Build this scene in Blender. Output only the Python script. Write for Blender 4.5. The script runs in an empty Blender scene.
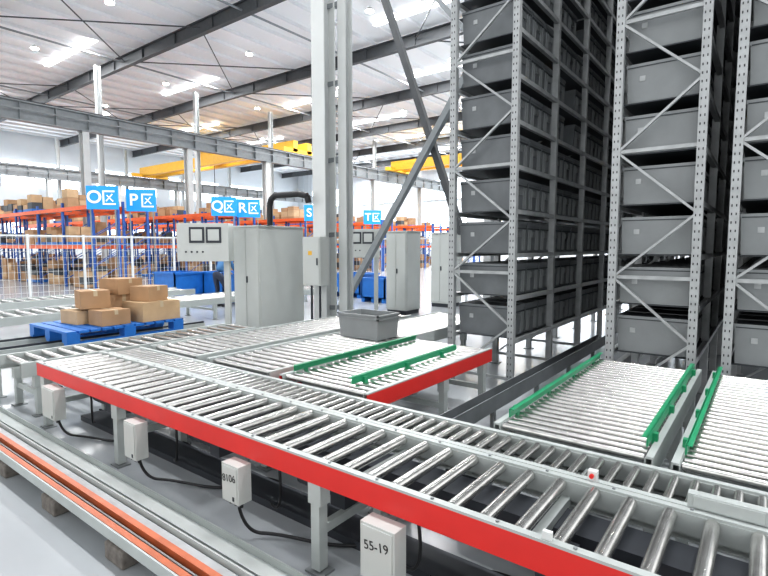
import bpy, math, random
from mathutils import Vector, Matrix
random.seed(7)
SC=bpy.context.scene

# ---------------------------------------------------------------- materials
def mat(name,col,metal=0.0,rough=0.5,var=0.08,scale=6.0,bump=0.0,emit=None,es=0.0,stretch=None):
    m=bpy.data.materials.new(name); m.use_nodes=True
    nt=m.node_tree; b=nt.nodes['Principled BSDF']
    b.inputs['Metallic'].default_value=metal
    b.inputs['Roughness'].default_value=rough
    tc=nt.nodes.new('ShaderNodeTexCoord')
    mp=nt.nodes.new('ShaderNodeMapping')
    if stretch: mp.inputs['Scale'].default_value=stretch
    nz=nt.nodes.new('ShaderNodeTexNoise'); nz.inputs['Scale'].default_value=scale
    nz.inputs['Detail'].default_value=4
    nt.links.new(tc.outputs['Object'],mp.inputs['Vector']); nt.links.new(mp.outputs['Vector'],nz.inputs['Vector'])
    cr=nt.nodes.new('ShaderNodeValToRGB')
    c=col
    cr.color_ramp.elements[0].position=0.3; cr.color_ramp.elements[1].position=0.7
    cr.color_ramp.elements[0].color=(max(0,c[0]*(1-var)),max(0,c[1]*(1-var)),max(0,c[2]*(1-var)),1)
    cr.color_ramp.elements[1].color=(min(1,c[0]*(1+var)),min(1,c[1]*(1+var)),min(1,c[2]*(1+var)),1)
    nt.links.new(nz.outputs['Fac'],cr.inputs['Fac']); nt.links.new(cr.outputs['Color'],b.inputs['Base Color'])
    if bump>0:
        bp=nt.nodes.new('ShaderNodeBump'); bp.inputs['Strength'].default_value=bump
        bp.inputs['Distance'].default_value=0.01
        nt.links.new(nz.outputs['Fac'],bp.inputs['Height']); nt.links.new(bp.outputs['Normal'],b.inputs['Normal'])
    if emit:
        b.inputs['Emission Color'].default_value=(*emit,1); b.inputs['Emission Strength'].default_value=es
    return m
M={}
M['galv']=mat('galvanized_steel',(0.42,0.435,0.44),0.25,0.45,0.12,9)
M['galvd']=mat('galvanized_steel_dull',(0.24,0.255,0.26),0.2,0.5,0.12,9)
M['roller']=mat('roller_zinc',(0.60,0.595,0.575),0.92,0.24,0.14,14)
M['shaft']=mat('dark_gap',(0.05,0.05,0.055),0.2,0.6)
M['frame']=mat('painted_grey_frame',(0.42,0.45,0.44),0.0,0.45,0.06,5)
M['red']=mat('red_rail_paint',(0.66,0.035,0.03),0.0,0.38,0.05,5)
M['green']=mat('green_guide_paint',(0.02,0.28,0.13),0.0,0.4,0.06,5)
M['white']=mat('white_paint',(0.64,0.66,0.65),0.0,0.4,0.03,3)
M['cab']=mat('cabinet_ral7035',(0.52,0.54,0.52),0.0,0.45,0.03,3)
M['colm']=mat('column_paint',(0.50,0.52,0.52),0.0,0.5,0.05,3)
M['black']=mat('black_rubber',(0.02,0.02,0.022),0.0,0.5)
M['motor']=mat('dark_motor',(0.05,0.055,0.065),0.3,0.5)
M['orange']=mat('orange_beam_paint',(0.78,0.13,0.03),0.0,0.45)
M['copper']=mat('conductor_orange',(0.46,0.12,0.045),0.1,0.4,0.15,8)
M['blue']=mat('blue_plastic',(0.02,0.16,0.50),0.0,0.45)
M['bluep']=mat('blue_post_paint',(0.03,0.10,0.34),0.0,0.45)
M['sign']=mat('sign_blue',(0.02,0.33,0.80),0.0,0.4,0.02)
M['signw']=mat('sign_white',(0.9,0.9,0.9),0.0,0.4,0.02)
M['card']=mat('cardboard',(0.40,0.25,0.14),0.0,0.8,0.12,4)
M['card2']=mat('cardboard_light',(0.50,0.35,0.21),0.0,0.8,0.12,4)
M['tape']=mat('packing_tape',(0.52,0.42,0.28),0.0,0.35)
M['conc']=mat('concrete_block',(0.16,0.145,0.13),0.0,0.9,0.25,30,0.4)
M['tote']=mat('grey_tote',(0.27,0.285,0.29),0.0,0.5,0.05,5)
M['toted']=mat('grey_dark_and_shade',(0.06,0.068,0.075),0.0,0.55,0.08,5)  # dark grey goods; also paints shade inside totes and on rack shelves
M['totem']=mat('grey_mid_and_shaded_tote',(0.17,0.183,0.192),0.0,0.45,0.10,5)  # darker copy of the tote grey for shaded rack depth; also the channel
M['steel']=mat('roof_steel_dark',(0.075,0.08,0.085),0.1,0.6)
M['beam']=mat('runway_beam_grey',(0.24,0.26,0.27),0.0,0.55)
M['yellow']=mat('crane_yellow',(0.75,0.43,0.04),0.0,0.45)
M['ceil']=mat('roof_sheet_white',(0.80,0.81,0.82),0.0,0.6,0.02,0.3,0.0)
M['wall']=mat('wall_sheet',(0.72,0.76,0.79),0.0,0.6,0.04,0.6)
M['win']=mat('window_daylight',(0.8,0.9,1),0.0,0.3,0.02,1,0,(0.85,0.93,1.0),3.0)
M['lamp']=mat('lamp_glow',(1,1,1),0,0.4,0.0,1,0,(1,1,0.97),14)
M['sky']=mat('skylight_panel',(1,1,1),0,0.4,0.0,1,0,(0.98,0.99,1),3)
M['ink']=mat('marker_ink',(0.03,0.03,0.03),0,0.6)
M['fence']=mat('fence_white',(0.6,0.62,0.62),0,0.5)
M['floor']=mat('floor_epoxy',(0.36,0.38,0.395),0.0,0.2,0.08,0.8,0.02)
M['shirt']=mat('work_shirt_blue',(0.06,0.17,0.34),0,0.8,0.1,20)
M['trouser']=mat('work_trousers',(0.04,0.05,0.08),0,0.85,0.1,20)
M['skin']=mat('skin',(0.50,0.30,0.21),0,0.5,0.04,10)
M['hair']=mat('hair_black',(0.015,0.013,0.012),0,0.6)

# ---------------------------------------------------------------- builder
class B:
    def __init__(s,name): s.name=name; s.v=[]; s.f=[]; s.m=[]; s.sm=[]; s.mats=[]
    def mi(s,k):
        if k not in s.mats: s.mats.append(k)
        return s.mats.index(k)
    def add(s,vs,fs,k,smooth=False):
        o=len(s.v); s.v+= [tuple(v) for v in vs]; i=s.mi(k)
        for f in fs: s.f.append([o+a for a in f]); s.m.append(i); s.sm.append(smooth)
    def hexa(s,vs,k): s.add(vs,[(0,3,2,1),(4,5,6,7),(0,1,5,4),(1,2,6,5),(2,3,7,6),(3,0,4,7)],k)
    def box(s,x0,x1,y0,y1,z0,z1,k):
        s.hexa([(x0,y0,z0),(x1,y0,z0),(x1,y1,z0),(x0,y1,z0),(x0,y0,z1),(x1,y0,z1),(x1,y1,z1),(x0,y1,z1)],k)
    def obox(s,c,sz,rz,k):
        ca,sa=math.cos(rz),math.sin(rz); hx,hy,hz=sz[0]/2,sz[1]/2,sz[2]/2
        vs=[]
        for z in(-hz,hz):
            for x,y in((-hx,-hy),(hx,-hy),(hx,hy),(-hx,hy)):
                vs.append((c[0]+x*ca-y*sa,c[1]+x*sa+y*ca,c[2]+z))
        s.hexa(vs,k)
    def beam(s,p,q,w,h,k,up=(0,0,1)):
        p=Vector(p);q=Vector(q);d=(q-p).normalized();u=Vector(up)
        if abs(d.dot(u))>0.98:u=Vector((1,0,0))
        a=d.cross(u).normalized()*w/2; b=a.cross(d).normalized()*h/2
        s.hexa([p-a-b,p+a-b,p+a+b,p-a+b,q-a-b,q+a-b,q+a+b,q-a+b],k)
    def cyl(s,p,q,r,k,n=12,cap=True,r2=None):
        p=Vector(p);q=Vector(q);d=(q-p).normalized();u=Vector((0,0,1))
        if abs(d.z)>0.98:u=Vector((1,0,0))
        a=d.cross(u).normalized(); b=d.cross(a); r2=r if r2 is None else r2
        vs=[p+(a*math.cos(2*math.pi*i/n)+b*math.sin(2*math.pi*i/n))*r for i in range(n)]
        vs+=[q+(a*math.cos(2*math.pi*i/n)+b*math.sin(2*math.pi*i/n))*r2 for i in range(n)]
        s.add(vs,[(i,(i+1)%n,n+(i+1)%n,n+i) for i in range(n)],k,True)
        if cap:
            s.add(vs[:n],[tuple(range(n))[::-1]],k); s.add(vs[n:],[tuple(range(n))],k)
    def tube(s,pts,r,k,n=8):
        for a,b in zip(pts[:-1],pts[1:]): s.cyl(a,b,r,k,n,True)
    def tote(s,cx,cy,z,lx,ly,h,k='tote',inner='toted'):
        t=0.94
        s.hexa([(cx-lx/2*t,cy-ly/2*t,z),(cx+lx/2*t,cy-ly/2*t,z),(cx+lx/2*t,cy+ly/2*t,z),(cx-lx/2*t,cy+ly/2*t,z),
                (cx-lx/2*.98,cy-ly/2*.98,z+h*.98),(cx+lx/2*.98,cy-ly/2*.98,z+h*.98),(cx+lx/2*.98,cy+ly/2*.98,z+h*.98),(cx-lx/2*.98,cy+ly/2*.98,z+h*.98)],k)
        w=0.018
        X0,X1,Y0,Y1=cx-lx/2,cx+lx/2,cy-ly/2,cy+ly/2; a,b=z+h*.9,z+h
        s.box(X0,X1,Y0,Y0+w,a,b,k); s.box(X0,X1,Y1-w,Y1,a,b,k); s.box(X0,X0+w,Y0+w,Y1-w,a,b,k); s.box(X1-w,X1,Y0+w,Y1-w,a,b,k)
        s.add([(X0+w,Y0+w,z+h*.984),(X1-w,Y0+w,z+h*.984),(X1-w,Y1-w,z+h*.984),(X0+w,Y1-w,z+h*.984)],[(0,1,2,3)],inner)  # dark cap paints the shade inside the tote
    def build(s,bevel=0):
        xs=[v[0] for v in s.v];ys=[v[1] for v in s.v];zs=[v[2] for v in s.v]
        c=((min(xs)+max(xs))/2,(min(ys)+max(ys))/2,min(zs))
        me=bpy.data.meshes.new(s.name); me.from_pydata([(v[0]-c[0],v[1]-c[1],v[2]-c[2]) for v in s.v],[],s.f)
        for k in s.mats: me.materials.append(M[k])
        me.polygons.foreach_set('material_index',s.m); me.polygons.foreach_set('use_smooth',s.sm); me.update()
        o=bpy.data.objects.new(s.name,me); SC.collection.objects.link(o); o.location=c
        if bevel:
            md=o.modifiers.new('bevel','BEVEL'); md.width=bevel; md.segments=2; md.limit_method='ANGLE'
        return o
def text(parent,name,body,loc,rot,size,k,ext=0.002,off=0):
    cu=bpy.data.curves.new(name,'FONT'); cu.body=body; cu.size=size; cu.extrude=ext; cu.align_x='CENTER'; cu.align_y='CENTER'; cu.offset=off
    o=bpy.data.objects.new(name,cu); SC.collection.objects.link(o); cu.materials.append(M[k])
    o.parent=parent; o.location=Vector(loc)-parent.location; o.rotation_euler=rot
    return o

# ---------------------------------------------------------------- room
XL,XR,YF,YB,ZC=-55,12,-8,52,12
b=B('floor'); b.box(XL,XR,YF,YB,-0.2,0,'floor'); b.build()
b=B('ceiling'); b.box(XL,XR,YF,YB,ZC,ZC+0.2,'ceil')
x=XL+1
while x<XR:
    b.box(x-.04,x+.04,YF,YB,ZC-.16,ZC,'ceil'); x+=1.5
b.build()
b=B('wall_left'); b.box(XL-.2,XL,YF,YB,0,ZC,'wall'); b.build()
b=B('wall_back'); b.box(XL,XR,YB,YB+.2,0,ZC,'wall')
for i in range(60): 
    x=XL+i*1.1; b.box(x,x+.05,YB-.04,YB,0,ZC,'wall')
b.build()
n=1
for i in range(6):
    x=-52+i*9
    b=B('window_%d'%n); n+=1
    for (z0,z1) in((2.2,5.2),(7.2,9.4)):
        b.box(x,x+6.5,YB-.1,YB-.05,z0,z1,'win')
        for j in range(6): b.box(x+j*1.3-.04,x+j*1.3+.04,YB-.16,YB-.04,z0-.05,z1+.05,'white')
        b.box(x-.05,x+6.55,YB-.16,YB-.04,z0-.1,z0,'white'); b.box(x-.05,x+6.55,YB-.16,YB-.04,z1,z1+.1,'white')
    b.build()
for i in range(6):
    y=0+i*8
    b=B('window_%d'%n); n+=1
    for (z0,z1) in((2.2,4.4),(7.2,9.4)):
        b.box(XL+.05,XL+.1,y,y+6.5,z0,z1,'win')
        for j in range(6): b.box(XL+.04,XL+.16,y+j*1.3-.04,y+j*1.3+.04,z0-.05,z1+.05,'white')
    b.build()

for Y in (0,7,14,21,28,35,42,49):
    b=B('roof_rafter')
    b.box(XL,XR,Y-.12,Y+.12,ZC-.22,ZC-.17,'steel'); b.box(XL,XR,Y-.12,Y+.12,ZC-.78,ZC-.74,'steel'); b.box(XL,XR,Y-.02,Y+.02,ZC-.74,ZC-.22,'steel')
    x=XL+2
    while x<XR: b.box(x,x+.03,Y-.1,Y+.1,ZC-.74,ZC-.22,'steel'); x+=3
    b.build()
b=B('roof_bracing')
for i in range(0,7):
    Y=i*7
    for X in(-42,-28,-14):
        b.cyl((X,Y,ZC-.45),(X+7,Y+7,ZC-.45),.03,'steel',6); b.cyl((X+7,Y,ZC-.45),(X,Y+7,ZC-.45),.03,'steel',6)
    for X in(-47,-38,-28,-18,-8): b.cyl((X,Y,ZC-.5),(X,Y+7,ZC-.5),.05,'beam',8)
b.build()
for Y in (10.5,17.5,24.5,31.5,38.5):
    for X in (-46,-38,-30,-22,-14,-6):
        b=B('high_bay_lamp')
        b.cyl((X,Y,ZC-.40),(X,Y,ZC-.36),.17,'lamp',16); b.cyl((X,Y,ZC-.36),(X,Y,ZC-.24),.18,'white',16,True,.09); b.cyl((X,Y,ZC-.24),(X,Y,ZC-.17),.03,'white',6)
        b.build()
for Y in (3.5,10.5,17.5,24.5,31.5,38.5,45.5):
    for X in ((-44,-30,-12,0) if Y<20 else (-40,-26,-15,-5)):
        b=B('skylight_strip'); b.box(X-3,X+3,Y+1.47,Y+1.73,ZC-.19,ZC-.165,'sky')
        b.build()
        L=bpy.data.lights.new('skylight_daylight','AREA'); L.shape='RECTANGLE'; L.size=6; L.size_y=.26; L.energy=560; L.color=(0.99,0.99,1)
        o=bpy.data.objects.new('skylight_daylight',L); SC.collection.objects.link(o); o.location=(X,Y+1.6,ZC-.21)

def runway(X,y0,y1,cols):
    b=B('crane_runway_beam')
    b.box(X-.2,X+.2,y0,y1,8.35,8.4,'beam'); b.box(X-.2,X+.2,y0,y1,7.5,7.55,'beam'); b.box(X-.02,X+.02,y0,y1,7.55,8.35,'beam'); b.box(X-.04,X+.04,y0,y1,8.4,8.5,'steel')
    y=y0
    while y<y1: b.box(X-.18,X+.18,y,y+.03,7.55,8.35,'beam'); y+=1.5
    b.box(X+.3,X+.38,y0,y1,7.95,8.01,'beam')
    b.build()
    for Y in cols:
        c=B('steel_column')
        c.box(X-.22,X-.19,Y-.16,Y+.16,0,7.5,'colm'); c.box(X+.19,X+.22,Y-.16,Y+.16,0,7.5,'colm'); c.box(X-.19,X+.19,Y-.02,Y+.02,0,7.5,'colm')
        c.box(X-.35,X+.35,Y-.3,Y+.3,0,.04,'beam'); c.box(X-.3,X+.3,Y-.2,Y+.2,7.46,7.5,'beam')
        c.build()
        d=B('steel_column'); d.box(X-.9,X-.65,Y+1.0,Y+1.02,0,ZC-.8,'colm'); d.box(X-.9,X-.65,Y+1.23,Y+1.25,0,ZC-.8,'colm'); d.box(X-.785,X-.765,Y+1.02,Y+1.23,0,ZC-.8,'colm'); d.build()
runway(-28,-6,50,[0,6,11.8,17.6,23.5,29.5,35.5,43.0])
runway(-50,-6,50,[0,6,12,18,24,30,36,42])
def crane(y,x0,x1):
    b=B('overhead_crane')
    for d in(-.7,.7):
        b.box(x0,x1,y+d-.22,y+d+.22,8.6,9.4,'yellow')
    for x in(x0+.2,x1-.2):
        b.box(x-.2,x+.2,y-1.8,y+1.8,8.52,8.82,'yellow')
    m=(x0+x1)/2; b.box(m-.8,m+.8,y-.9,y+.9,9.4,9.95,'yellow'); b.cyl((m-.5,y,9.9),(m+.5,y,9.9),.3,'motor',12)
    b.cyl((m,y,9.4),(m,y,6),.03,'black',6); b.box(m-.15,m+.15,y-.1,y+.1,5.6,6,'yellow')
    b.build()
crane(27,-50,-28)
crane(39,-28,-3)

# ---------------------------------------------------------------- conveyors
def conveyor(axis,x0,x1,y0,y1,top=.62,pitch=.15,r=.03,m0='frame',m1='frame',rh=.14,legs=(),drop=.0,legm='frame',name='roller_conveyor'):
    b=B(name); w=.035
    def BX(a0,a1,c0,c1,z0,z1,k):
        if axis=='X': b.box(a0,a1,c0,c1,z0,z1,k)
        else: b.box(c0,c1,a0,a1,z0,z1,k)
    def P(a,c,z): return (a,c,z) if axis=='X' else (c,a,z)
    A0,A1,C0,C1=(x0,x1,y0,y1) if axis=='X' else (y0,y1,x0,x1)
    for (c,sgn,k) in((C0,1,m0),(C1,-1,m1)):
        cc=sorted((c,c+sgn*.008)); BX(A0,A1,cc[0],cc[1],top-rh,top-.012,k)
        cf=sorted((c,c+sgn*w)); BX(A0,A1,cf[0],cf[1],top-.012,top,'frame'); BX(A0,A1,cf[0],cf[1],top-rh-.006,top-rh,k)
        ci=sorted((c+sgn*w,c+sgn*(w+.006))); BX(A0,A1,ci[0],ci[1],top-.10,top-.012,'frame')
    a=A0+pitch*.5
    zc=top-r-.002-drop
    while a<A1-pitch*.3:
        b.cyl(P(a,C0+w+.012,zc),P(a,C1-w-.012,zc),r,'roller',14)
        b.cyl(P(a,C0+.002,zc),P(a,C0+w+.014,zc),r*.4,'shaft',6,False); b.cyl(P(a,C1-w-.014,zc),P(a,C1-.002,zc),r*.4,'shaft',6,False)
        a+=pitch
    a=A0+.25
    while a<A1:
        BX(a-.02,a+.02,C0+w,C1-w,top-rh,top-rh+.04,'frame'); a+=.9
    for a in legs:
        for c in(C0+.04,C1-.04):
            BX(a-.03,a+.03,c-.03,c+.03,.02,top-rh,legm); BX(a-.06,a+.06,c-.05,c+.05,0,.012,'galvd')
            BX(a-.045,a+.045,c-.035,c+.035,top-rh-.12,top-rh-.006,'frame')
        BX(a-.02,a+.02,C0+.07,C1-.07,.2,.25,legm)
    return b
b=conveyor('X',-5.45,1.2,1.78,2.38,.62,.15,.028,'red','frame',.125,legs=(-5.35,-3.95,-1.8,.3))
b.box(-5.46,-5.44,1.80,2.36,.49,.60,'frame')
for x in(-4.7,-3.2,-2.1,-.7): 
    b.cyl((x,2.0,.38),(x+.28,2.0,.38),.055,'motor',12); b.box(x+.28,x+.38,1.93,2.07,.31,.45,'motor'); b.box(x+.05,x+.15,1.96,2.04,.43,.5,'motor')
b.box(-5.3,1.1,2.10,2.30,.44,.50,'motor')  # dark strip added below the rollers to darken the gaps
x=-5.3
while x<1.1:
    b.cyl((x,1.797,.62),(x,1.797,.626),.008,'galvd',6); b.cyl((x,2.363,.62),(x,2.363,.626),.008,'galvd',6); x+=.3
b.build()
b=conveyor('X',-5.45,1.2,2.43,2.79,.60,.085,.020,'frame','frame',.12,legs=(-5.2,-4.1,-3.0,-1.9,-.8,.3)); b.box(-5.3,1.1,2.5,2.72,.42,.48,'motor'); b.build()  # includes a dark strip added so the roller gaps look shaded
LG=(3.1,4.0,4.8)
def guide(b,X,s,ya,yb,top):
    b.box(X-.004,X+.004,ya,yb,top+.008,top+.062,'green'); x0,x1=sorted((X,X+s*.028)); b.box(x0,x1,ya,yb,top+.057,top+.062,'green')
    y=ya+.15
    while y<yb: 
        x0,x1=sorted((X,X-s*.03)); b.box(x0,x1,y-.02,y+.02,top-.02,top+.045,'green'); y+=.6
def lane(x0,x1,y1,m0='frame',m1='frame',green=(True,True),pitch=.085,legs=LG,y0=2.84,top=.62,extra=None,r=.022):
    b=conveyor('Y',x0,x1,y0,y1,top,pitch,r,m0,m1,.135,legs)
    if green[0]: guide(b,x0+.05,1,y0+.12,y1-.1,top)
    if green[1]: guide(b,x1-.05,-1,y0+.12,y1-.1,top)
    if extra: guide(b,extra,-1,y0+.1,y1-.35,top)
    b.box((x0+x1)/2-.15,(x0+x1)/2+.15,y0+.1,y1-.1,top-.2,top-.14,'motor')
    return b.build()
lane(-5.35,-4.45,6.6,green=(False,False),legs=(3.1,4.2,5.3,6.4),pitch=.12,r=.026)
lane(-4.3,-3.38,7.2,green=(False,False),legs=(3.1,4.2,5.3,6.4),pitch=.12,r=.026)
lane(-3.26,-2.30,4.95,'red','red',green=(True,False),extra=-2.54,pitch=.095)
lane(-1.3,-.42,5.2)
lane(-.34,.52,5.2)
b=B('stacker_crane_rail'); b.box(-1.62,-1.50,3.0,19,0,.02,'galvd'); b.box(-1.575,-1.545,3.0,19,.02,.10,'galvd'); b.box(-1.60,-1.52,3.0,19,.10,.14,'galvd'); b.box(-1.7,-1.45,2.95,3.05,0,.3,'motor'); b.build()
b=B('cable_channel'); b.box(-2.0,-1.99,3.0,8,.24,.38,'totem'); b.box(-2.0,-1.88,3.0,8,.24,.25,'totem'); b.box(-1.88,-1.87,3.0,8,.24,.38,'totem')
for y in(3.1,4.2,5.3,6.4,7.5): b.box(-1.96,-1.92,y,y+.04,0,.24,'galvd')
b.build()

b=conveyor('Y',-6.4,-5.75,1.75,4.6,.56,.16,.028,legs=(1.9,2.8,3.6,4.5)); b.build()
b=B('chain_conveyor')
for x in(-7.95,-7.35,-6.85):
    b.box(x-.05,x+.05,1.75,4.8,.34,.45,'frame'); b.box(x-.012,x+.012,1.75,4.8,.45,.478,'motor')
    for y in(1.85,3.2,4.6): b.box(x-.03,x+.03,y-.03,y+.03,0,.34,'frame'); b.box(x-.06,x+.06,y-.06,y+.06,0,.012,'galvd')
for y in(1.9,2.6,3.7,4.75): b.box(-7.95,-6.85,y-.03,y+.03,.34,.40,'frame')
b.build()
b=conveyor('Y',-11.4,-10.2,1.8,11.2,.5,.25,.035,legs=(2,4,5.5,7,9,11)); b.build()
b=conveyor('Y',-13.9,-12.9,1.8,8.2,.5,.25,.035,legs=(2,4,6,8)); b.build()

def ebox(x,w,h,txt=None,y=1.72):
    b=B('electrical_box'); z1=.475
    b.box(x-w/2,x+w/2,y-.04,y+.05,z1-h,z1,'cab'); b.box(x-w/2+.01,x+w/2-.01,y-.046,y-.04,z1-h+.01,z1-.01,'cab')
    b.box(x+w/2-.045,x+w/2-.03,y-.050,y-.046,z1-h+.02,z1-h+.045,'motor')
    b.box(x-.03,x+.03,y+.05,y+.07,z1-.05,z1+.0,'galvd')
    for i in(-.3,0,.3): b.cyl((x+i*w,y,z1-h-.03),(x+i*w,y,z1-h),.012,'black',8)
    o=b.build(.003)
    if txt:
        t=text(o,'label',txt,(x,y-.048,z1-h*.35),(math.pi/2,-.12,0),.06,'ink',.0005)
ebox(-4.93,.26,.27); ebox(-3.5,.16,.26); ebox(-2.36,.15,.22,'8106'); ebox(-1.31,.19,.26,'55-19')
b=B('sensor_box'); b.box(-.22,.06,2.385,2.43,.62,.68,'frame'); b.box(-.20,.04,2.38,2.385,.625,.675,'frame'); b.build(.003)
b=B('photo_sensor'); b.box(-.62,-.58,2.385,2.42,.60,.665,'white'); b.cyl((-.60,2.37,.645),(-.60,2.385,.645),.01,'red',10); b.build()
b=B('photo_sensor'); b.box(-.62,-.585,1.79,1.81,.62,.65,'white'); b.build()

def cable(pts,r):
    cu=bpy.data.curves.new('floor_cable','CURVE'); cu.dimensions='3D'; cu.bevel_depth=r; cu.bevel_resolution=2
    sp=cu.splines.new('NURBS'); sp.points.add(len(pts)-1)
    for p,q in zip(sp.points,pts): p.co=(*q,1)
    sp.use_endpoint_u=True; sp.order_u=3
    o=bpy.data.objects.new('floor_cable',cu); SC.collection.objects.link(o); cu.materials.append(M['black'])
for i,(x) in enumerate((-4.9,-3.5,-2.36,-1.35,-.6)):
    cable([(x,1.74,.2),(x+.02,1.76,.05),(x+.15,1.9,.02),(x+.5,2.0,.02),(x+.7,2.2,.02),(x+.9,2.15,.03)],.010)
    cable([(x+.05,2.0,.35),(x+.1,1.98,.1),(x-.2,2.1,.02),(x-.3,2.4,.02),(x-.5,2.3,.03)],.009)
b=B('gap_shade_duct'); b.box(-5.3,1,2.08,2.30,0,.05,'motor'); b.box(-5.3,1,2.58,2.76,0,.06,'motor'); b.build()  # dark ducts added on the floor to deepen shade seen between rollers

b=B('transfer_rail_track')
b.box(-9,.6,1.21,1.43,.10,.115,'frame'); b.box(-9,.6,1.21,1.22,.115,.165,'frame'); b.box(-9,.6,1.42,1.43,.115,.17,'frame')
b.box(-9,.6,1.235,1.27,.115,.150,'copper'); b.box(-9,.6,1.285,1.295,.115,.14,'galvd'); b.box(-9,.6,1.31,1.345,.115,.165,'copper'); b.box(-9,.6,1.36,1.41,.115,.14,'galv')
b.build()
for i in range(10):
    x=-8+i*.88
    b=B('concrete_block'); b.box(x-.1,x+.1,1.19,1.40,0,.098,'conc'); b.build(.01)
b=B('cable_tray'); b.box(-9,.6,1.50,1.64,.06,.07,'frame'); b.box(-9,.6,1.50,1.508,.07,.11,'frame'); b.box(-9,.6,1.632,1.64,.07,.11,'frame')
x=-8.8
while x<.6: b.box(x,x+.04,1.52,1.62,0,.06,'galvd'); x+=.9
b.build()

# ---------------------------------------------------------------- automated storage racks
def asrs(x0,x1,y0,y1,nl=17,pitch=.5,zb=.62,tk='tote',ek='tote'):
    H=zb+nl*pitch+.2; b=B('storage_rack'); pw=.075
    nb=int((y1-y0)/1.3)
    for i in range(nb+1):
        y=y0+i*1.3
        for x,sg in((x0,1),(x1,-1)):
            xa,xb=sorted((x,x+sg*pw))
            b.box(xa,xb,y,y+.012,.01,H,'galv'); b.box(xa,xa+.008,y+.012,y+.07,.01,H,'galv'); b.box(xb-.008,xb,y+.012,y+.07,.01,H,'galv')
            b.box(xa-.03,xb+.03,y-.03,y+.10,0,.012,'galvd')
            if i==0:
                z=.1
                while z<5.6:
                    for dx in(.018,.052): b.box(xa+dx-.005,xa+dx+.005,y-.002,y,z,z+.022,'shaft')
                    z+=.075
        if i<3:
            z=.15;s=0
            while z<H-.6:
                a=(x0+pw*.6,y+.03,z);c=(x1-pw*.6,y+.03,z+.62)
                if s: a=(x1-pw*.6,y+.03,z);c=(x0+pw*.6,y+.03,z+.62)
                b.beam(a,c,.022,.035,'galv',up=(0,1,0)); 
                if s==0: b.box(x0+pw*.6,x1-pw*.6,y+.02,y+.05,z-.015,z+.02,'galv')
                z+=.62;s=1-s
    L=nb*1.3
    for k in range(nl):
        z=zb+k*pitch
        for x,sg in((x0,1),(x1,-1)):
            xa,xb=sorted((x+sg*.003,x+sg*.05)); b.box(xa,xb,y0+.075,y0+L,z-.05,z-.0,'galv')
        b.box(x0+.06,x1-.06,y0+.14,y0+L,z-.012,z-.002,'toted')  # shelf coloured dark to deepen the shade between tote levels
        j=0;y=y0+.34
        while y<y0+L-.2:
            if j==0 or random.random()<.97:
                w=(x1-x0)-.15
                b.tote((x0+x1)/2,y,z+.002,w,.41,.37,ek if j==0 else tk)  # totes deeper in the rack take the shaded copy of the grey
                xf=(x0+x1)/2+w/2
                b.box(xf-.02,xf+.004,y-.05,y+.05,z+.19,z+.26,'galvd')
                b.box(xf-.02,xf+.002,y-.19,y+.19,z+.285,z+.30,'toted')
                for yy in(-.15,-.09,.09,.15): b.box(xf-.02,xf+.002,y+yy-.006,y+yy+.006,z+.03,z+.28,'tote')
                if j==0: b.box((x0+x1)/2-.2,(x0+x1)/2-.15,y-.204,y-.19,z+.2,z+.25,'galv'); b.box(x0+.09,x1-.09,y-.206,y-.19,z+.335,z+.345,'toted')
            j+=1; y+=.4333
    b.box(x0,x1,y0,y0+.05,H-.05,H,'galv')
    return b.build()
Y0=5.5
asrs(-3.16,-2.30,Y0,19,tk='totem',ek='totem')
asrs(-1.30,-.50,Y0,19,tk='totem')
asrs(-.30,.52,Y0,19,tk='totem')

def open_tote(name,cx,cy,z,lx,ly,h,k):
    b=B(name)
    def ring(sx,zz): return [(cx-lx/2*sx,cy-ly/2*sx,zz),(cx+lx/2*sx,cy-ly/2*sx,zz),(cx+lx/2*sx,cy+ly/2*sx,zz),(cx-lx/2*sx,cy+ly/2*sx,zz)]
    o0,o1,i1,i0=ring(.93,z),ring(1,z+h),ring(.955,z+h),ring(.88,z+.02)
    for A,C in((o0,o1),(o1,i1),(i1,i0)):
        for j in range(4): b.add([A[j],A[(j+1)%4],C[(j+1)%4],C[j]],[(0,1,2,3)],k)
    b.add(o0,[(3,2,1,0)],k); b.add(i0,[(0,1,2,3)],k)
    for zz in(.8,.95):
        X0,X1,Y0_,Y1_=cx-lx/2-.012,cx+lx/2+.012,cy-ly/2-.012,cy+ly/2+.012
        a,c=z+h*zz,z+h*zz+.015
        b.box(X0,X1,Y0_,Y0_+.025,a,c,k);b.box(X0,X1,Y1_-.025,Y1_,a,c,k);b.box(X0,X0+.025,Y0_,Y1_,a,c,k);b.box(X1-.025,X1,Y0_,Y1_,a,c,k)
    return b.build()
open_tote('plastic_tote',-3.80,4.72,.62,.60,.42,.29,'tote')

# ---------------------------------------------------------------- pallet with cartons
px,py,pz=-7.38,3.40,.48
b=B('plastic_pallet')
for i in range(3): b.box(px-.6+i*.55,px-.5+i*.55,py-.85,py+.7,pz,pz+.03,'blue')
for i in range(3):
    for j in range(3): b.box(px-.6+i*.525,px-.45+i*.525,py-.85+j*.70,py-.70+j*.70,pz+.03,pz+.14,'blue')
for i in range(11): b.box(px-.6,px+.6,py-.85+i*.1425,py-.85+i*.1425+.115,pz+.14,pz+.17,'blue')
b.build()
def carton(x,y,z,w,d,h,rz,k='card'):
    b=B('cardboard_box'); b.obox((x,y,z+h/2),(w,d,h),rz,k); b.obox((x,y,z+h+.001),(w*1.002,.05,.002),rz,'tape'); 
    b.obox((x,y,z+h*.85),(w*1.004,.05,h*.3),rz,'tape'); b.build(.004)
zt=pz+.172
carton(px-.15,py-.36,zt,.42,.36,.18,.1,'card2'); carton(px+.30,py-.2,zt,.36,.38,.2,.05,'card')
carton(px-.22,py+.17,zt,.44,.46,.36,-.1,'card'); carton(px+.28,py+.40,zt,.5,.58,.27,.08,'card2')
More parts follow.
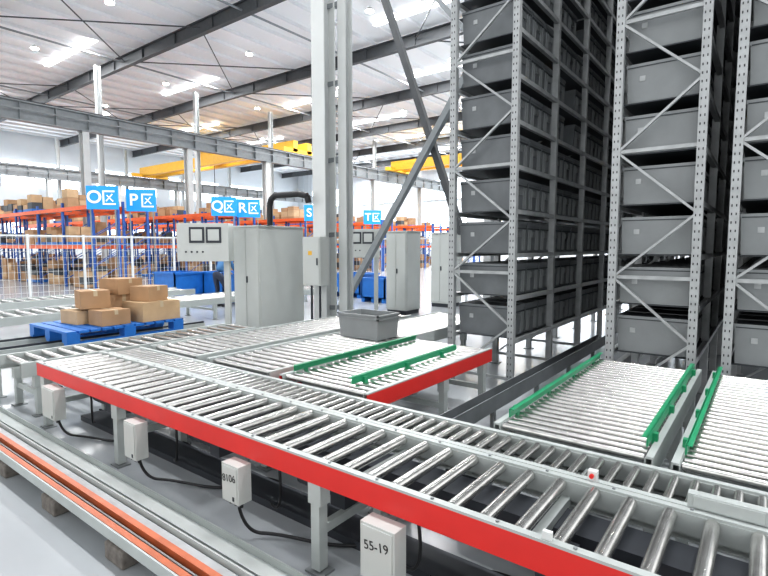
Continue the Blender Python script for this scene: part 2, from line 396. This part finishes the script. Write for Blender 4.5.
carton(px-.05,py-.26,zt+.205,.38,.36,.24,-.2,'card'); carton(px-.18,py+.2,zt+.362,.40,.40,.22,.2,'card')
carton(px+.27,py+.38,zt+.272,.34,.36,.21,.3,'card')

# ---------------------------------------------------------------- cabinets
def cabinet(cx,cy,w,d,h):
    b=B('control_cabinet'); b.box(cx-w/2,cx+w/2,cy-d/2,cy+d/2,.1,h,'cab'); b.box(cx-w/2+.02,cx+w/2-.02,cy-d/2+.02,cy+d/2-.02,0,.1,'motor')
    b.box(cx-w/2+.02,cx-.005,cy-d/2-.015,cy-d/2,.14,h-.04,'cab'); b.box(cx+.005,cx+w/2-.02,cy-d/2-.015,cy-d/2,.14,h-.04,'cab')
    b.box(cx+w/2,cx+w/2+.015,cy-d/2+.02,cy+d/2-.02,.14,h-.04,'cab')
    b.box(cx-w/2-.02,cx+w/2+.03,cy-d/2-.03,cy+d/2+.02,h,h+.03,'cab')
    b.box(cx+.02,cx+.05,cy-d/2-.035,cy-d/2-.015,h*.5,h*.5+.12,'motor')
    b.build(.005)
cabinet(-7.75,6.55,.75,1.1,2.05)
cabinet(-7.4,10.6,.62,.62,2.05)
cabinet(-7.3,12.6,.60,.7,2.05)
def station(cx,cy,rz):
    b=B('operator_panel'); ca,sa=math.cos(rz),math.sin(rz)
    def P(x,y,z): return (cx+x*ca-y*sa,cy+x*sa+y*ca,z)
    b.obox(P(0,0,1.77),(.92,.32,.68),rz,'cab'); b.obox(P(.38,0,.85),(.1,.1,1.7),rz,'cab'); b.obox(P(.38,0,.01),(.34,.34,.02),rz,'motor')
    for x in(-.1,.2):
        b.obox(P(x,-.165,1.9),(.27,.02,.28),rz,'motor'); b.obox(P(x,-.177,1.9),(.20,.01,.20),rz,'cab')
    for i in range(4): b.obox(P(-.3+i*.1,-.163,1.6),(.03,.02,.03),rz,'motor')
    b.build(.006)
station(-8.15,5.42,.65)
station(-7.9,9.5,.6)

# ---------------------------------------------------------------- worker leaning over a bin
def skin(name,pts,edges,rad,k,parent,root=0):
    me=bpy.data.meshes.new(name); me.from_pydata(pts,edges,[]); me.materials.append(M[k])
    o=bpy.data.objects.new(name,me); SC.collection.objects.link(o); o.parent=parent
    md=o.modifiers.new('skin','SKIN'); md.use_smooth_shade=True
    for i,v in enumerate(me.skin_vertices[0].data):
        r=rad[i]; v.radius=(r,r) if not isinstance(r,tuple) else r; v.use_root=(i==root)
    o.modifiers.new('sub','SUBSURF').levels=2; o.modifiers['sub'].render_levels=2
    return o
W=bpy.data.objects.new('warehouse_worker',None); SC.collection.objects.link(W); W.location=(-12.3,8.62,0); W.rotation_euler=(0,0,.15)
skin('trousers',[(0,-.10,.93),(-.10,-.09,.86),(-.12,.0,.48),(-.12,-.06,.10),(.10,-.09,.86),(.12,.10,.49),(.12,.05,.10),(0,-.06,1.0)],
     [(0,1),(1,2),(2,3),(0,4),(4,5),(5,6),(0,7)],[(.14,.11),.095,.065,.05,.095,.065,.05,(.15,.11)],'trouser',W)
skin('shirt',[(0,-.06,.98),(0,.05,1.13),(0,.17,1.27),(0,.24,1.34),(-.18,.20,1.29),(-.22,.30,1.06),(-.17,.47,.96),(.18,.20,1.29),(.22,.30,1.06),(.17,.47,.96)],
     [(0,1),(1,2),(2,3),(2,4),(4,5),(5,6),(2,7),(7,8),(8,9)],[(.15,.11),(.15,.11),(.16,.11),.06,.07,.05,.04,.07,.05,.04],'shirt',W)
skin('neck',[(0,.23,1.33),(0,.29,1.40)],[(0,1)],[.055,.055],'skin',W)
for sx,nm in((-1,'left'),(1,'right')):
    hx=.17*sx
    skin('palm_'+nm,[(hx,.46,.965),(hx,.50,.945),(hx,.56,.92)],[(0,1),(1,2)],[.026,.028,(.038,.018)],'skin',W)
    for j,l in enumerate((.065,.078,.072,.055)):
        fx=hx+(j-1.5)*.019
        skin('finger_%s_%d'%(nm,j+1),[(fx,.56,.92),(fx,.56+l*.5,.905),(fx,.56+l*.8,.905-l*.5)],[(0,1),(1,2)],[.009,.0085,.007],'skin',W)
    skin('thumb_'+nm,[(hx-sx*.03,.50,.94),(hx-sx*.055,.53,.925),(hx-sx*.055,.56,.905)],[(0,1),(1,2)],[.011,.0095,.008],'skin',W)
    b=B('shoe_'+nm); yy=(.0 if sx>0 else -.06); b.box(.12*sx-.045,.12*sx+.045,yy-.08,yy+.20,0,.08,'black'); o=b.build(.03)
    o.parent=W
def ball(name,c,s,k,rx=0):
    bpy.ops.mesh.primitive_uv_sphere_add(segments=24,ring_count=16,radius=1); o=bpy.context.object; o.name=name; o.scale=s; o.location=c; o.rotation_euler=(rx,0,0)
    for p in o.data.polygons: p.use_smooth=True
    o.data.materials.append(M[k]); o.parent=W; return o
ball('head',(0,.35,1.47),(.076,.095,.118),'skin',-.6); ball('hair',(0,.335,1.50),(.081,.097,.105),'hair',-.6)
ball('nose',(0,.455,1.44),(.012,.018,.02),'skin'); ball('ear_left',(-.077,.35,1.45),(.012,.02,.03),'skin'); ball('ear_right',(.077,.35,1.45),(.012,.02,.03),'skin')
ball('eye_left',(-.03,.437,1.458),(.012,.008,.008),'ink'); ball('eye_right',(.03,.437,1.458),(.012,.008,.008),'ink'); ball('mouth',(0,.43,1.395),(.022,.008,.005),'red')

# ---------------------------------------------------------------- main column (laced pair of uprights)
ax,ay,bx,by=-6.27,6.56,-5.96,6.77
b=B('steel_column'); zt_=ZC-.8
b.box(ax-.15,ax+.15,ay-.14,ay-.12,0,zt_,'white'); b.box(ax-.15,ax+.15,ay+.12,ay+.14,0,zt_,'white'); b.box(ax-.01,ax+.01,ay-.12,ay+.12,0,zt_,'colm')
b.box(bx-.09,bx+.09,by-.09,by-.075,0,zt_,'white'); b.box(bx-.09,bx+.09,by+.075,by+.09,0,zt_,'white'); b.box(bx-.01,bx+.01,by-.075,by+.075,0,zt_,'colm')
b.box(ax-.35,bx+.25,ay-.35,by+.3,0,.03,'colm')
z=.6
while z<11: b.beam((ax,ay+.13,z),(bx,by-.0,z+.02),.08,.08,'beam'); z+=1.3
b.build()
b=B('junction_box'); jx,jy=ax+.04,ay-.28
b.box(jx-.20,jx+.22,jy-.11,jy+.11,1.03,1.86,'cab'); b.box(jx-.18,jx+.20,jy-.125,jy-.11,1.05,1.84,'cab'); b.box(jx+.15,jx+.175,jy-.14,jy-.125,1.38,1.5,'motor')
b.box(jx-.05,jx+.04,jy-.13,jy-.125,1.55,1.62,'yellow'); b.cyl((jx-.1,jy,.05),(jx-.1,jy,1.03),.02,'motor',8); b.cyl((jx+.1,jy,.05),(jx+.1,jy,1.03),.02,'motor',8)
b.build(.005)
b=B('steel_brace')
b.beam((-7.95,9,.4),(-4.7,9,5.15),.13,.13,'beam',up=(0,1,0)); b.beam((-7.6,9.15,8.85),(-4.95,9.15,1.95),.13,.13,'steel',up=(0,1,0))
b.beam((-6.9,9.3,8.2),(-4.2,9.3,5.0),.09,.09,'beam',up=(0,1,0)); b.beam((-5.5,9.3,8.5),(-4.0,9.3,6.6),.09,.09,'beam',up=(0,1,0))
b.box(-4.35,-4.2,8.9,9.3,0,9,'colm'); b.box(-8.1,-7.8,8.9,9.1,0,.4,'colm')
b.build()
b=B('cable_duct')
pts=[(-7.3,6.2,2.08),(-7.3,6.2,2.45),(-7.26,6.2,2.55),(-7.15,6.2,2.61),(-6.6,6.25,2.61),(-6.42,6.28,2.57),(-6.40,6.3,2.45)]
b.tube(pts,.055,'black',10); b.build()

# ---------------------------------------------------------------- blue bins
def bluebin(cx,cy,w,d,h):
    b=B('pallet_bin'); 
    b.box(cx-w/2,cx+w/2,cy-d/2,cy-d/2+.04,.12,h,'blue'); b.box(cx-w/2,cx+w/2,cy+d/2-.04,cy+d/2,.12,h,'blue'); b.box(cx-w/2,cx-w/2+.04,cy-d/2,cy+d/2,.12,h,'blue'); b.box(cx+w/2-.04,cx+w/2,cy-d/2,cy+d/2,.12,h,'blue')
    b.box(cx-w/2,cx+w/2,cy-d/2,cy+d/2,.12,.16,'blue')
    for i in range(3): b.box(cx-w/2+i*(w-.12)/2,cx-w/2+.12+i*(w-.12)/2,cy-d/2,cy+d/2,0,.12,'blue')
    b.box(cx-w/2-.03,cx+w/2+.03,cy-d/2-.03,cy-d/2,h-.06,h,'blue'); b.box(cx+w/2,cx+w/2+.03,cy-d/2-.03,cy+d/2+.03,h-.06,h,'blue')
    b.build()
bluebin(-14.9,8.9,1.2,1.0,.9); bluebin(-13.9,9.9,1.2,1.0,.9); bluebin(-12.3,9.75,1.2,1.0,.9)
bluebin(-9.5,12.4,.9,.8,.75); bluebin(-11.2,13.2,1.2,1.0,.8)

# ---------------------------------------------------------------- pallet racks with cartons and signs
def palletrack(x0,x1,y0,depth=1.0,H=3.3):
    b=B('pallet_rack'); n=round((x1-x0)/2.7); s=(x1-x0)/n
    for i in range(n+1):
        x=x0+i*s
        for y in(y0,y0+depth):
            b.box(x-.05,x+.05,y-.04,y+.04,0,H+.2,'bluep')
        z=.3
        while z<H-.6: b.beam((x,y0,z),(x,y0+depth,z+.6),.03,.03,'bluep',up=(1,0,0)); z+=.6
    for z in(1.75,H):
        for y in(y0-.03,y0+depth+.03): b.box(x0,x1,y-.03,y+.03,z-.16,z,'orange')
        for i in range(n*3): b.box(x0+i*s/3+.1,x0+i*s/3+.2,y0,y0+depth,z-.05,z-.01,'galvd')
    for z,mh in((0.02,1.2),(1.76,1.0),(H+.01,.9)):
        x=x0+.2
        while x<x1-1.3:
            if random.random()<.5:
                b.box(x,x+1.1,y0+.05,y0+depth-.05,z,z+.12,'blue' if random.random()<.5 else 'card')
                for a in range(2):
                    for bb in range(2):
                        zz=z+.12
                        while zz<z+.15+random.random()*(mh-.35):
                            hh=random.choice((.22,.3,.36)); k=random.choice(('card','card2','card','toted'))
                            if zz+hh>z+mh+.1: break
                            b.box(x+a*.56+.01,x+a*.56+.53,y0+.06+bb*.46,y0+.06+bb*.46+.43,zz,zz+hh-.008,k); zz+=hh
            x+=1.3
    b.build()
rows=[(9.0,10.2),(14.6,15.8),(20.4,21.6),(26.5,27.7),(33,34.2),(40,41.2)]
for a,c in rows:
    palletrack(-48.0,-21,a); palletrack(-48.0,-21,c)
def sign(x,y,w,h,txt):
    b=B('area_sign'); z=3.1
    b.box(x-.03,x+.03,y-w/2,y+w/2,z,z+h,'sign'); b.box(x-.02,x+.02,y-w/2+.1,y-w/2+.14,0,z,'galvd'); b.box(x-.02,x+.02,y+w/2-.14,y+w/2-.1,0,z,'galvd')
    cy=y+w*.22; cz=z+h/2; s=.20; X=x+.04; t=.032; q=s*1.2
    b.box(X-.01,X,cy-s,cy+s,cz+q-t,cz+q+t,'signw'); b.box(X-.01,X,cy-s,cy+s*1.15,cz-q-t,cz-q+t,'signw'); b.box(X-.01,X,cy-s-t,cy-s+t,cz-q-t,cz+q+t,'signw')
    b.beam((X-.005,cy+s*.6,cz+s*.7),(X-.005,cy-s*.55,cz-s*.65),.045,.01,'signw',up=(1,0,0)); b.beam((X-.005,cy-s*.4,cz+s*.45),(X-.005,cy+s*.7,cz-s*.7),.045,.01,'signw',up=(1,0,0))
    o=b.build()
    o.rotation_euler=(0,0,-.75)
    tt=text(o,'label',txt,(0,0,0),(math.pi/2,0,math.pi/2),.66,'signw',.006,.012); tt.location=(.035,-w*.25,z+h/2)
for yy,t in((9.1,'O'),(10.6,'P'),(14.5,'Q'),(15.9,'R'),(20.4,'S'),(25.6,'T')): sign(-20.3,yy,1.12,.88,t)

# ---------------------------------------------------------------- mesh fence
b=B('mesh_fence'); X=-17
y=-2
while y<12.4:
    b.box(X-.03,X+.03,y-.03,y+.03,0,2.05,'fence'); y+=1.5
y=-2
while y<11.5:
    b.box(X-.005,X+.005,y-.003,y+.004,.15,2.0,'fence'); y+=.14
z=.15
while z<2.05: b.box(X-.005,X+.005,-2,11.5,z,z+.007,'fence'); z+=.2
b.box(X-.02,X+.02,-2,11.5,1.98,2.03,'fence'); b.box(X-.02,X+.02,-2,11.5,.13,.17,'fence')
b.build()
b=B('mesh_fence'); 
for i in range(9):
    x=-17+i*1.2; b.box(x-.03,x+.03,14-.03,14.03,0,2.0,'fence')
for i in range(70): b.box(-17+i*.14,-16.992+i*.14,13.996,14.004,.15,1.95,'fence')
b.box(-17,-7.4,13.98,14.02,1.93,1.98,'fence'); b.build()

# ---------------------------------------------------------------- world & camera
w=bpy.data.worlds.new('daylight'); SC.world=w; w.use_nodes=True
bg=w.node_tree.nodes['Background']; bg.inputs[0].default_value=(0.98,0.99,1.0,1); bg.inputs[1].default_value=1.0
cam=bpy.data.cameras.new('camera'); co=bpy.data.objects.new('camera',cam); SC.collection.objects.link(co); SC.camera=co
cam.sensor_width=36; cam.lens=23.8; cam.clip_end=300; cam.clip_start=.05
co.location=(0,0,1.7); co.rotation_euler=(math.radians(90-4.7),0,math.radians(37.1))
SC.view_settings.view_transform='Standard'
try: SC.view_settings.look='Medium High Contrast'
except Exception as e: print('look',e)
SC.view_settings.exposure=0.55
